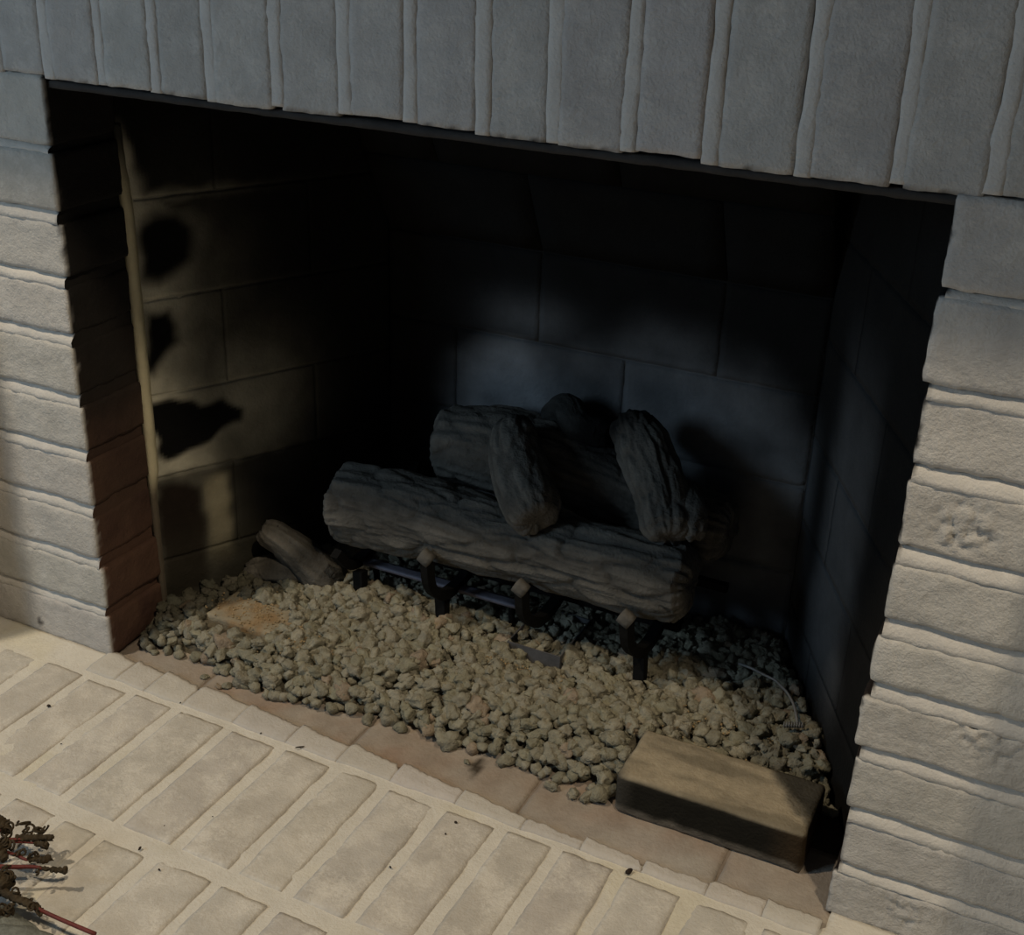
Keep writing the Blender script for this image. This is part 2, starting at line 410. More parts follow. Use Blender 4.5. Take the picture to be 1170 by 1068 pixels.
# strip of pale lime mortar down the arris where brick jamb meets firebrick
V = []; F = []; T = []
n = 160
for i in range(n+1):
    z = -.005+.625*i/n; w = .0012+.0035*sm(.62, .5, z)*sm(.17, .22, z)+.0008*n3(0, 0, z, 60)
    pale = mixc((.12, .10, .075), (.60, .55, .38), sm(.17, .21, z)); pale = mixc(pale, (.03, .03, .025), sm(.52, .61, z))
    for (x, y) in ((-.003, .093), (.0025+w*.3, .0935), (.0025+w, .0975), (.001+w, .105), (-.003, .108)):
        V.append(Vector((x, y, z))); T.append(pale)
for i in range(n):
    for j in range(5):
        a = i*5+j; b = i*5+(j+1) % 5; F.append((a, b, b+5, a+5))
F.append((4, 3, 2, 1, 0)); F.append(tuple(range(n*5, n*5+5)))
mesh_obj('mortar_strip', V, F, M['mortar'], wl, T, origin=(0, .1, .3))

# firebox floor: dusty flat bricks
ff = empty('floor_firebox', (0, 0, 0), kind='structure')
FJ = [-.005, .132, .347, .559, .772, W+.006]
def fcol(base):
    def f(p, n):
        c = mixc(base, (.34, .31, .27), .45+.9*max(-.4, fbm(p.x, p.y, 0, 22, 12)))
        c = mixc(c, (.27, .18, .13), .5*sm(.05, .3, fbm(p.x, p.y, 0, 12, 31)))
        c = mixc(c, (.40, .38, .35), .55*math.exp(-(((p.x-.70)/.14)**2+((p.y+.005)/.03)**2)))
        d = math.hypot((p.x-.487)*1.2, (p.y-.030)*.6)+.006*n3(p.x, p.y, 0, 90)
        c = mixc((.05, .04, .03), c, sm(.004, .013, d))
        return c
    return f
for a, b in zip(FJ[:-1], FJ[1:]):
    sd += 1
    brick('floor_brick', (a+.001, -.032, -.05), (b-.001, .078, -.005), M['floor_brick'], ff, fcol(vary((.28, .225, .18), .06)), res=.006, r=.001, amp=.0016, seed=sd, thick_axis=2, cut=.002)
FJ2 = [.0, .03, .24, .452, .664, W]
for row in range(3):
    J = FJ2 if row % 2 == 0 else FJ
    for a, b in zip(J[:-1], J[1:]):
        sd += 1
        y0 = .081+row*.113
        xs = .0 if row == 0 else .06*row
        aa = max(a, xs+.0); bb = min(b, W-xs)
        if bb-aa < .02: continue
        brick('floor_brick', (aa+.001, y0, -.05), (bb-.001, y0+.11, -.005), M['floor_brick'], ff, vary((.06, .05, .04)), res=.02, r=.002, amp=.0012, seed=sd, thick_axis=2)
slab('mortar_backing', (.0, -.030, -.06), (W, .42, -.0062), M['floor_brick'], ff, (.22, .18, .145))
# ---------------------------------------------------------------- hearth
he = empty('floor', (0, 0, 0), kind='structure')
R1 = [-.405, -.335, -.265, -.197, -.130, -.062, .006, .0745, .140, .2150, .286, .3575, .4215, .4885, .5575, .6195, .687, .757, .826, .894, .962, 1.03, 1.10, 1.17, 1.24]
R2 = [-.39, -.32, -.25, -.18, -.115, -.046, .022, .090, .158, .2126, .2780, .3532, .420, .487, .556, .625, .692, .760, .829, .898, .966, 1.034, 1.10, 1.17, 1.24]
HB = (.485, .46, .415)
def hcol(b):
    def f(p, n):
        return mixc(b, (.62, .59, .53), .6*sm(-.05, .35, fbm(p.x, p.y, 0, 24, 3, 4)))
    return f
for row, (R, ya, yb) in enumerate(((R1, -.2260, -.0500), (R2, -.430, -.2470), (R1, -.635, -.452))):
    for i in range(len(R)-1):
        sd += 1
        vis = (row < 2 and -.15 < R[i] < 1.0)
        g0 = random.uniform(.0048, .0072); g1 = random.uniform(.0048, .0072)
        dz = random.uniform(-.0006, .0008)
        brick('hearth_brick', (R[i]+g0, ya+random.uniform(-.002, .002), -.05), (R[i+1]-g1, yb+random.uniform(-.003, .002), dz), M['hearth_brick'], he, hcol(vary(HB, .05)), res=.0055 if vis else .016, r=.0022, amp=.0014, seed=sd, thick_axis=2, cut=.003)
def hearth_mortar():
    V = []; F = []; T = []
    x0, x1, y0, y1 = -.41, W+.42, -.64, -.0
    st = .006; nx = int((x1-x0)/st); ny = int((y1-y0)/st)
    for j in range(ny+1):
        for i in range(nx+1):
            x = x0+(x1-x0)*i/nx; y = y0+(y1-y0)*j/ny
            z = -.0014+.0016*fbm(x, y, 0, 28, 17, 3)
            if y > -.006-.02*sm(0, .3, x) and -.0 < x < W: z = -.02
            V.append(Vector((x, y, z))); T.append(mixc((.62, .595, .535), (.62, .58, .46), .7*sm(.0, .3, fbm(x, y, 0, 8, 2))))
    for j in range(ny):
        for i in range(nx):
            a = j*(nx+1)+i; F.append((a, a+1, a+nx+2, a+nx+1))
    n0 = len(V)
    for x, y in ((x0, y0), (x1, y0), (x1, y1), (x0, y1)): V.append(Vector((x, y, -.06))); T.append((.5, .5, .5))
    a0, a1, a2, a3 = list(range(nx+1)), [j*(nx+1)+nx for j in range(ny+1)], [ny*(nx+1)+i for i in range(nx, -1, -1)], [j*(nx+1) for j in range(ny, -1, -1)]
    F += [tuple([n0+1, n0]+[])+tuple(a0), tuple([n0+2, n0+1])+tuple(a1), tuple([n0+3, n0+2])+tuple(a2), tuple([n0, n0+3])+tuple(a3), (n0, n0+3, n0+2, n0+1)][:0]
    F += [tuple([n0]+[n0+1]+list(reversed(a0))), tuple([n0+1, n0+2]+list(reversed(a1))), tuple([n0+2, n0+3]+list(reversed(a2))), tuple([n0+3, n0]+list(reversed(a3))), (n0+3, n0+2, n0+1, n0)]
    return mesh_obj('mortar_bed', V, F, M['mortar'], he, T, origin=(.44, -.3, -.03))
hearth_mortar()
# broken painted brick ends along the edge of the firebox
lip = empty('trim_2', (0, 0, 0), kind='structure')
EX = [-.004, .04, .085, .14, .212, .285, .352, .42, .498, .575, .640, .705, .77, .826, W]
def edge_y(x):
    P = [(0, .004), (.14, .000), (.28, -.007), (.45, -.014), (.57, -.023), (.72, -.025), (.88, -.016)]
    for (a, b), (c, d) in zip(P[:-1], P[1:]):
        if x <= c: return b+(d-b)*(x-a)/(c-a)
    return P[-1][1]
for i in range(len(EX)-1):
    xa, xb = EX[i]+.0002, EX[i+1]-.0002
    nx = max(6, int((xb-xa)/.0035)); ny = 9
    V = []; F = []; T = []
    rnd = random.uniform(-.003, .003); h = random.uniform(.0008, .0026)
    col = vary((.50, .475, .435), .04)
    for a in range(nx+1):
        x = xa+(xb-xa)*a/nx; u = a/nx
        cr = (.006 if i % 3 == 0 else 0)*max(0, 1-u*(xb-xa)/.004) + (.010 if i % 4 == 2 else 0)*max(0, 1-(1-u)*(xb-xa)/.007)
        ye = edge_y(x)+rnd*.6+.006*fbm(x, 0, 0, 60, 5, 4)+.003*fbm(x, 0, 0, 300, 9, 2)-cr*.8-.005*(u-.5)
        yf = -.0400+.004*fbm(x, 1, 0, 30, 77, 2)
        for b in range(ny+1):
            t = b/ny; y = yf+(ye-yf)*t
            z = (h*.6+.0008)*sm(0, .3, t)+.0012*fbm(x, y, 0, 70, 3, 3)-.001*sm(.9, 1, t)
            V.append(Vector((x, y, z))); T.append(mixc(col, (.36, .30, .25), .5*sm(.85, 1, t)))
    nt = len(V)
    for a in range(nx+1):
        x = xa+(xb-xa)*a/nx
        ye = V[a*(ny+1)+ny].y; yf = V[a*(ny+1)].y
        V.append(Vector((x, ye-.001, -.012))); T.append((.25, .2, .16)); V.append(Vector((x, yf, -.012))); T.append((.25, .2, .16))
    for a in range(nx):
        for b in range(ny):
            p = a*(ny+1)+b; F.append((p, p+ny+1, p+ny+2, p+1))
        p = a*(ny+1)+ny; q = nt+2*a; F.append((p, p+ny+1, q+2, q))
        F.append((a*(ny+1)+0, nt+2*a+1, nt+2*a+3, (a+1)*(ny+1))); F.append((q, q+2, q+3, q+1))
    F.append(tuple([nt+1]+list(range(0, ny+1))+[nt])[::1]); F.append(tuple([nt+2*nx]+list(range(nx*(ny+1)+ny, nx*(ny+1)-1, -1))+[nt+2*nx+1]))
    mesh_obj('brick_end', V, F, M['mortar'], lip, T, origin=((xa+xb)/2, -.02, 0))
# ---------------------------------------------------------------- room around (outside the frame)
slab('floor_room', (-2.5, -3.4, -.10), (3.4, -.64, -.07), M['carpet'], None, res=2, kind='structure')
mt = empty('mantel', (W/2, 0, -.06), label='white painted wooden mantel shelf on two plain legs around the brick front', cat='mantel')
slab('shelf', (-.36, -.272, 1.095), (W+.36, .09, 1.135), M['wood'], mt, res=2)
slab('leg', (-.345, -.15, -.0), (-.205, -.006, 1.095), M['wood'], mt, res=2)
slab('leg', (W+.205, -.15, -.0), (W+.345, -.006, 1.095), M['wood'], mt, res=2)

# ---------------------------------------------------------------- lava rock bed
YF = [(0, .022), (.045, .022), (.10, .036), (.17, .022), (.22, .010), (.28, .024), (.36, .034), (.43, .038), (.50, .040), (.57, .042), (.62, .043), (.645, .045), (.66, .085), (.70, .12), (.78, .128), (.845, .132), (.86, .165), (.90, .20)]
def yfront(x):
    if x <= 0: return YF[0][1]
    for (a, b), (c, d) in zip(YF[:-1], YF[1:]):
        if x <= c: return b+(d-b)*(x-a)/(c-a)
    return YF[-1][1]
def gh(x, y):
    t = y-yfront(x)
    h = .030*sm(-.01, .07, t)+.006*fbm(x, y, 0, 14, 21, 2)
    h += .010*math.exp(-(((x-.27)/.10)**2+((y-.22)/.05)**2))       # the pile is higher towards the left of the logs
    h -= .016*math.exp(-(((x-.485)/.045)**2+((y-.205)/.022)**2))    # hollow in front of the burner pan
    h += .008*math.exp(-(((x-.64)/.06)**2+((y-.12)/.04)**2))
    return max(h, 0)-.004
def inside(x, y):
    yy = y-.095
    lo = 0.004+max(0, yy)*dx_/dy_+.006; hi = W-lo
    return lo < x < hi and y < .385
def in_block(x, y): return .640 < x < .848 and y < .122
SLAB = (.070, .091, .205, .155)                                    # half-buried firebrick footprint
def ico(sub, rnd, el=(1, 1, 1)):
    import bmesh
    bm = bmesh.new(); bmesh.ops.create_icosphere(bm, subdivisions=sub, radius=1)
    sdv = rnd.random()*50
    # knock flat facets off the lump
    planes = []
    for k in range(rnd.randint(5, 8)):
        n = Vector((rnd.gauss(0, 1), rnd.gauss(0, 1), rnd.gauss(0, 1))).normalized(); planes.append((n, rnd.uniform(.55, .85)))
    V = []
    for v in bm.verts:
        p = v.co.copy()
        for n, d in planes:
            e = p.dot(n)
            if e > d: p -= n*(e-d)*.9
        p *= 1+.42*noise.noise(p*1.9+Vector((sdv, 0, 0)))+.22*noise.noise(p*3.6+Vector((0, sdv, 0)))+(.16*noise.noise(p*8.5+Vector((0, 0, sdv))) if sub > 2 else 0)
        V.append(Vector((p.x*el[0], p.y*el[1], p.z*el[2])))
    F = [tuple(x.index for x in f.verts) for f in bm.faces]; bm.free(); return V, F
rr = random.Random(11)
VARV = [ico(3, rr, (rr.uniform(.9, 1.35), rr.uniform(.75, 1.1), rr.uniform(.65, .95))) for _ in range(12)]
VARS = [ico(2, rr, (rr.uniform(.9, 1.3), rr.uniform(.8, 1.1), rr.uniform(.65, .95))) for _ in range(12)]
def rock_tint(rnd):
    b = mixc((.235, .224, .165), (.275, .258, .204), rnd.random())
    if rnd.random() < .04: b = mixc(b, (.30, .21, .15), .5)
    k = rnd.uniform(.88, 1.10); return (b[0]*k, b[1]*k, b[2]*k)
rocks = []
y = .0
camp = m.translation
for layer in range(2):
    stp = .0108 if layer == 0 else .0118
    y = .0
    while y < .39:
        x = 0
        while x < W:
            px = x+rr.uniform(-.005, .005); py = y+rr.uniform(-.005, .005)
            x += stp
            if not inside(px, py) or in_block(px, py): continue
            t = py-yfront(px)+rr.uniform(-.004, .004)
            if t < (.007 if .18 < px < .62 else .002): continue
            if layer == 1 and (t < .016 or rr.random() < .22): continue
            on_slab = SLAB[0]-.004 < px < SLAB[2]-.03 and SLAB[1]-.013 < py < SLAB[3]-.004+.1*(px-.16)
            if on_slab: continue
            s = rr.uniform(.0056, .0104)*(1.12 if layer else 1)*(.85 if t < .01 else 1)
            if rr.random() < .08: s *= 1.35
            pz = gh(px, py)+(.0055 if layer else -.001)+rr.uniform(-.002, .003)
            pz = max(pz, -.005+s*.45)
            rocks.append((px, py, pz, s, layer))
        y += stp
for (px, py, s) in ((.862, .150, .009), (.850, .140, .007), (.866, .172, .010), (.615, .038, .008), (.60, .036, .007), (.575, .036, .007), (.125, .020, .004), (.152, .012, .004), (.16, .018, .005), (.475, .03, .004)):
    rocks.append((px, py, -.005+s*.6, s, 1))
def vis_score(r):
    d = (Vector(r[:3])-camp).length
    sc = r[3]/d
    if r[4] == 0: sc *= .72
    if r[1] > .24: sc *= .6
    return -sc
rocks.sort(key=vis_score)
base_meshes = []; shaded_meshes = []
def painted_shade(x, y): return x < .012+.62*y+.008*n3(x, y, 0, 40) and y < .21          # left corner where shade is put into the rock colour, greener and darker
for i, (V, F) in enumerate(VARV):
    for j in range(3):
        me = bpy.data.meshes.new('lava_rock'); me.from_pydata([tuple(v) for v in V], [], F); me.materials.append(M['rock']); me.polygons.foreach_set('use_smooth', [True]*len(F))
        tn = rock_tint(rr); at = me.color_attributes.new('tint', 'FLOAT_COLOR', 'POINT'); at.data.foreach_set('color', [*tn, 1.0]*len(V))
        base_meshes.append(me)
    me = me.copy(); shaded_meshes.append(me); k = rr.uniform(.42, .56); me.color_attributes['tint'].data.foreach_set('color', [.235*k, .235*k, .18*k, 1.0]*len(V))  # copies with the corner's shade painted into the tint
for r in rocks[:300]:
    o = bpy.data.objects.new('lava_rock', rr.choice(shaded_meshes if painted_shade(r[0], r[1]) else base_meshes)); o.location = r[:3]; o.scale = (r[3],)*3
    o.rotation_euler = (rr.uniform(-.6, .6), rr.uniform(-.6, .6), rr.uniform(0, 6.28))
    if painted_shade(r[0], r[1]): lb, gp = 'lava rock with shade tinted into its colour, lying loose in the left corner of the firebox', 'shade-tinted rocks in the left corner'
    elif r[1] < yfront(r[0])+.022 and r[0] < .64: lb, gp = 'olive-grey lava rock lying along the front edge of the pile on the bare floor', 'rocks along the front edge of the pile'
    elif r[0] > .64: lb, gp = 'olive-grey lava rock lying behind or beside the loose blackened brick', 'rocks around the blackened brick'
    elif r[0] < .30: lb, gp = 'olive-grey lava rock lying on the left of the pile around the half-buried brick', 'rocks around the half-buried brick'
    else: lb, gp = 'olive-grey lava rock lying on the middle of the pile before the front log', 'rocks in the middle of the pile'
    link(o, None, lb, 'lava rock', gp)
V = []; F = []; T = []
nx, ny = 150, 66
for j in range(ny+1):
    for i in range(nx+1):
        yy = -.0+.387*j/ny; lo = .004+max(0, yy-.095)*dx_/dy_+.004; x = lo+(W-2*lo)*i/nx
        z = gh(x, yy)-.004 if yy > yfront(x)+.022 and not in_block(x, yy) else -.02
        V.append(Vector((x, yy, z))); T.append((.13, .115, .085))
for j in range(ny):
    for i in range(nx):
        a = j*(nx+1)+i; F.append((a, a+1, a+nx+2, a+nx+1))
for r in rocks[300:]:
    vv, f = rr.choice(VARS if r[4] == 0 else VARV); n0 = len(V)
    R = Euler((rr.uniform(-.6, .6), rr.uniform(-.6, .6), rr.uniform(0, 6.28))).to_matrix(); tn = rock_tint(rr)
    if painted_shade(r[0], r[1]): tn = tuple(q*.5 for q in tn)  # same painted shade for the small rocks of the bed
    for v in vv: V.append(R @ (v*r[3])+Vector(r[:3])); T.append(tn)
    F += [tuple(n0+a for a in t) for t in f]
mesh_obj('lava_rock_bed', V, F, M['rock'], None, T, smooth=True, origin=(W/2, .2, 0), label='bed of small olive-grey lava rock spread over the whole firebox floor', cat='rock bed', kind='stuff')
# golden granules
V = []; F = []
def granules(cx, cy, rx, ry, n, zoff=.004):
    for _ in range(n):
        a = rr.gauss(0, .5); b = rr.gauss(0, .5); x = cx+a*rx; yv = cy+b*ry
        if not inside(x, yv) or in_block(x, yv) or yv < yfront(x)+.01: continue
        s = rr.uniform(.0008, .0019); onb = SLAB[0] < x < SLAB[2] and SLAB[1] < yv < SLAB[3]
        z = (.0315 if onb else gh(x, yv)+zoff+rr.uniform(0, .004))+s*.3
        n0 = len(V); R = Euler((rr.random()*6, rr.random()*6, rr.random()*6)).to_matrix()
        for v in ((1, 0, 0), (-1, 0, 0), (0, 1, 0), (0, -1, 0), (0, 0, 1), (0, 0, -1)): V.append(R @ (Vector(v)*s)+Vector((x, yv, z)))
        for t in ((0, 2, 4), (2, 1, 4), (1, 3, 4), (3, 0, 4), (2, 0, 5), (1, 2, 5), (3, 1, 5), (0, 3, 5)): F.append(tuple(n0+q for q in t))
granules(.12, .13, .06, .04, 260); granules(.22, .105, .06, .05, 300); granules(.72, .165, .11, .05, 420); granules(.47, .17, .06, .03, 160)
mesh_obj('vermiculite_granules', V, F, M['gold'], None, None, smooth=False, origin=(.4, .12, .03), label='scattered golden-brown vermiculite granules sprinkled over the lava rock', cat='granules', kind='stuff')
# half-buried firebrick under the granules
brick('fire_brick_slab', (SLAB[0], SLAB[1], -.004), (SLAB[2], SLAB[3], .031), M['block'], None, lambda p, n: mixc((.27, .235, .17), (.26, .18, .10), sm(-.1, .2, fbm(p.x, p.y, 0, 40, 3))), res=.005, r=.003, amp=.002, seed=901, cut=.003, label='flat tan firebrick half buried in lava rock at the left, dusted with golden granules', cat='brick')
# loose charred brick in front
def bcol(p, n):
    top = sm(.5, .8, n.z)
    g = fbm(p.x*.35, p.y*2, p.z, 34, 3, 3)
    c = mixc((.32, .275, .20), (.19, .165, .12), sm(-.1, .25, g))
    c = mixc(c, (.04, .037, .03), .85*sm(.0, .012, (p.x-.812)*.75+(p.y-.085)*.75+.006*n3(p.x, p.y, 0, 60)))     # shadow of the right jamb, painted over the far corner
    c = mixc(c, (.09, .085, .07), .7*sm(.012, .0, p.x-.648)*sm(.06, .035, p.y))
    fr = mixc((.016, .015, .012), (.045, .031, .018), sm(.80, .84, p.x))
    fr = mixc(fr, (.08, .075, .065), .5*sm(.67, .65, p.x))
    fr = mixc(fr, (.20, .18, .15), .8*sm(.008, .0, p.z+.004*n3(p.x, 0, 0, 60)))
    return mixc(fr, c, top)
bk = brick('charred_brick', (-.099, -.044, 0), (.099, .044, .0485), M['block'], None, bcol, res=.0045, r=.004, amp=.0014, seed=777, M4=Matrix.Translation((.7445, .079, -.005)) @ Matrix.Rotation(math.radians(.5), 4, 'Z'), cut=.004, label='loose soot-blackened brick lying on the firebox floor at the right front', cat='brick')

# ---------------------------------------------------------------- logs
def frames(P):
    T = []
    for i in range(len(P)):
        a = P[max(0, i-1)]; b = P[min(len(P)-1, i+1)]; T.append((b-a).normalized())
    return T
def resample(P, R, n):
    P = [Vector(p) for p in P]; L = [0]
    for a, b in zip(P[:-1], P[1:]): L.append(L[-1]+(b-a).length)
    out = []; rad = []
    for i in range(n+1):
        s = L[-1]*i/n; k = 0
        while k < len(L)-2 and L[k+1] < s: k += 1
        t = (s-L[k])/(L[k+1]-L[k]+1e-12)
        p0 = P[max(0, k-1)]; p1 = P[k]; p2 = P[k+1]; p3 = P[min(len(P)-1, k+2)]
        q = .5*((2*p1)+(p2-p0)*t+(2*p0-5*p1+4*p2-p3)*t*t+(3*p1-p0-3*p2+p3)*t**3)
        out.append(q); rad.append(R[k]+(R[k+1]-R[k])*t)
    return out, rad, L[-1]
def log_geo(P, R, nseg, ncirc, seed, bark=.0035, flat=1.0, cap=.012, plate=(14, 6), V=None, F=None, T=None, base=(.118, .112, .100), char=None):
    pts, rad, Ln = resample(P, R, nseg); Tn = frames(pts)
    if V is None: V, F, T = [], [], []
    n0 = len(V); ref = Vector((0, 0, 1)) if abs(Tn[0].z) < .8 else Vector((0, 1, 0))
    for i, (p, r, t) in enumerate(zip(pts, rad, Tn)):
        s = Ln*i/nseg; e = min(s, Ln-s)
        a = (ref-t*ref.dot(t)).normalized(); b = t.cross(a); ref = a
        taper = 1-.16*(1-sm(0, cap, e))
        for j in range(ncirc):
            th = 2*math.pi*j/ncirc; cx, sx = math.cos(th), math.sin(th)
            # stretched cells give long bark plates, ridges run along the log
            q = Vector((s*plate[0]+seed*3.7+.5*noise.noise(Vector((s*20, cx*2, sx*2))), cx*r*plate[1]*14+.8*noise.noise(Vector((s*13, cx*2, seed))), sx*r*plate[1]*14))
            d, _ = noise.voronoi(q); edge = min(1, (d[1]-d[0])*2.6)
            rid = noise.noise(Vector((s*9+seed, cx*5, sx*5)))*.5+noise.noise(Vector((s*24+seed, cx*13, sx*13)))*.45
            fine = noise.noise(Vector((s*70+seed, cx*24, sx*24)))
            lump = noise.noise(Vector((s*7+seed*2, cx*.8, sx*.8)))
            h = bark*(1.25*edge**.5-.8+rid*1.3+fine*.25)+lump*r*.13
            rr_ = r*taper+h
            V.append(p+(a*cx+b*sx*flat)*rr_+t*(.006*noise.noise(Vector((cx*2+seed, sx*2, 3)))*(1 if e < cap else 0)))
            k = .72+.38*edge+.2*rid
            c = (base[0]*k, base[1]*k, base[2]*k)
            if char: c = mixc(c, (.008, .008, .008), char(V[-1], s/Ln))
            T.append(c)
    for i in range(nseg):
        for j in range(ncirc):
            A = n0+i*ncirc+j; B = n0+i*ncirc+(j+1) % ncirc; F.append((A, B, B+ncirc, A+ncirc))
    for end, i in ((0, 0), (1, nseg)):
        prev = [n0+i*ncirc+j for j in range(ncirc)]; t = Tn[i]*(-1 if end == 0 else 1); c = pts[i]
        for ring, (k, o) in enumerate(((.84, .004), (.55, .005), (.25, .004))):
            cur = []
            for j in range(ncirc):
                v = V[n0+i*ncirc+j]; w = c+(v-c)*k+t*(o+.0025*noise.noise(v*90+Vector((k*3, seed, 0))))
                cur.append(len(V)); V.append(w); kk = base[0]*(.8+.2*k); cc = (kk, kk*.96, kk*.88)
                T.append(mixc(cc, (.008, .008, .008), char(w, float(end))) if char else cc)
            for j in range(ncirc):
                q = (prev[j], prev[(j+1) % ncirc], cur[(j+1) % ncirc], cur[j]); F.append(q if end == 1 else q[::-1])
            prev = cur
        F.append(tuple(prev) if end == 1 else tuple(reversed(prev)))
    return V, F, T
def log_obj(name, segs, label, **kw):
    V, F, T = [], [], []
    for (P, R, ns, nc, sd_, k) in segs: log_geo(P, R, ns, nc, sd_, V=V, F=F, T=T, **k)
    c = sum((Vector(v) for v in segs[0][0]), Vector())/len(segs[0][0])
    return mesh_obj(name, V, F, M['log'], None, T, origin=c, label=label, cat='gas log', **kw)
GL = 'gas logs stacked on the grate'
log_obj('gas_log', [([(.178, .243, .146), (.25, .244, .150), (.35, .243, .152), (.45, .243, .155), (.55, .243, .158), (.640, .245, .160)], [.050, .050, .046, .045, .046, .044], 280, 130, 3, dict(bark=.0050, plate=(11, 2.9)))],
        'long grey bark-textured gas log lying across the front of the grate', group=GL)
log_obj('gas_log', [([(.275, .335, .218), (.36, .338, .222), (.47, .338, .215), (.56, .335, .198), (.655, .33, .19)], [.048, .054, .046, .042, .038], 200, 100, 8, dict(bark=.0042, plate=(10, 3), char=lambda p, s: .75*sm(.42, .50, p.x)*sm(.22, .26, p.z)))],
        'thick grey gas log lying behind the front log against the rear', group=GL)
log_obj('gas_log', [([(.390, .300, .278), (.402, .275, .260), (.430, .243, .237), (.466, .206, .216)], [.026, .032, .036, .034], 110, 80, 15, dict(bark=.0022, plate=(22, 5), cap=.02, char=lambda p, s: .5*sm(.15, 0, s)))],
        'short light grey branch log leaning on the middle of the front log', group=GL)
log_obj('gas_log', [([(.520, .335, .300), (.548, .315, .280), (.585, .280, .246), (.612, .240, .216)], [.022, .030, .031, .027], 120, 84, 23, dict(bark=.0036, plate=(16, 4), char=lambda p, s: .9*sm(.24, .05, s))),
                    ([(.615, .290, .250), (.628, .268, .236), (.640, .250, .222)], [.012, .017, .015], 40, 40, 29, dict(bark=.002, plate=(16, 4)))],
        'rough grey branch log leaning at the right with a charred upper end', group=GL)
log_obj('gas_log', [([(.405, .372, .265), (.43, .362, .285), (.452, .35, .272), (.49, .35, .268)], [.016, .020, .021, .019], 70, 50, 31, dict(bark=.002, plate=(18, 4), base=(.04, .04, .038), char=lambda p, s: sm(.5, .8, s)))],
        'charred dark stub of log poking up behind the two leaning logs', group=GL)
fk = dict(bark=.0020, plate=(14, 4), cap=.012, base=(.17, .16, .14), char=lambda p, s: .55*sm(.2, .5, s))
log_obj('forked_log', [([(.083, .205, .098), (.105, .212, .084), (.128, .222, .060), (.150, .228, .040), (.172, .232, .026)], [.020, .021, .026, .030, .026], 80, 60, 41, fk),
                       ([(.062, .195, .036), (.088, .205, .040), (.12, .222, .042)], [.014, .021, .026], 50, 50, 44, fk)],
        'small forked grey branch chunk resting on the rocks left of the grate', group=None)
# ---------------------------------------------------------------- grate, burner, wire
def tube(P, R, nc=12, n=None, V=None, F=None, sq=False):
    if V is None: V, F = [], []
    n = n or max(2, len(P)*6); pts, rad, L = resample(P, R if isinstance(R, list) else [R]*len(P), n); Tn = frames(pts)
    n0 = len(V); ref = Vector((0, 0, 1)) if abs(Tn[0].z) < .8 else Vector((0, 1, 0))
    for p, r, t in zip(pts, rad, Tn):
        a = (ref-t*ref.dot(t)).normalized(); b = t.cross(a); ref = a
        for j in range(nc):
            th = 2*math.pi*(j+.5)/nc; V.append(p+(a*math.cos(th)+b*math.sin(th))*r)
    for i in range(n):
        for j in range(nc):
            A = n0+i*nc+j; B = n0+i*nc+(j+1) % nc; F.append((A, B, B+nc, A+nc))
    F.append(tuple(reversed(range(n0, n0+nc)))); F.append(tuple(range(n0+n*nc, n0+n*nc+nc)))
    return V, F
gr = empty('fire_grate', (.40, .26, -.005), label='black iron fire grate with upturned front fingers under the logs', cat='grate')
def part(name, P, R, mat, parent, nc=12, smooth=True, n=None):
    V, F = tube([Vector(p) for p in P], R, nc, n)
    return mesh_obj(name, V, F, mat, parent, None, smooth, origin=P[0])
for x, z in ((.333, .136), (.459, .131), (.590, .130)):
    f = part('bar', [(x+.012, .385, .150), (x+.012, .34, .112), (x+.012, .27, .078), (x+.010, .215, .074), (x+.003, .192, .094), (x, .190, z-.008)], .0085, M['iron'], gr, 4, False, 30)
    V, F, Nn = lattice((.017, .012, .017), (.006,)*3, .002)
    R = Euler((0, math.radians(30), 0)).to_matrix()
    V = [R @ v+Vector((x, .187, z)) for v in V]
    tp = mesh_obj('bar_tip', V, F, M['tip'], None, None, True, origin=(x, .187, z), label='pale ash-coated square tip of a grate finger'); tp.parent = f; tp.location = Vector((x, .187, z))-Vector((x+.012, .385, .150))
part('bar', [(.205, .385, .150), (.205, .34, .112), (.205, .27, .076), (.203, .22, .074), (.198, .196, .10)], .0085, M['iron'], gr, 4, False, 30)
part('cross_rail', [(.18, .290, .070), (.62, .290, .070)], .006, M['iron'], gr, 4, False, 4)
part('cross_rail', [(.18, .345, .108), (.66, .345, .108)], .007, M['iron'], gr, 4, False, 4)
for x in (.215, .335, .598): part('leg', [(x, .224, .066), (x+.004, .218, .035), (x+.008, .210, -.004)], [.010, .009, .008], M['iron'], gr, 4, False, 8)
for x in (.23, .60): part('leg', [(x, .345, .108), (x, .35, .05), (x, .352, -.004)], .009, M['iron'], gr, 4, False, 8)
bu = empty('gas_burner', (.40, .27, -.004), label='grey steel gas burner with tray and bar below the front log', cat='burner')
V, F, Nn = lattice((.225, .016, .005), (.02, .004, .003), .001)
mesh_obj('burner_bar', [v+Vector((.3225, .246, .068)) for v in V], F, M['rail'], bu, None, True, origin=(.3225, .246, .068), label='blued steel bar glinting under the log')
for x in (.225, .420): part('bracket', [(x, .246, .066), (x, .250, .03), (x, .252, -.003)], .0045, M['iron'], bu, 6, True, 6)
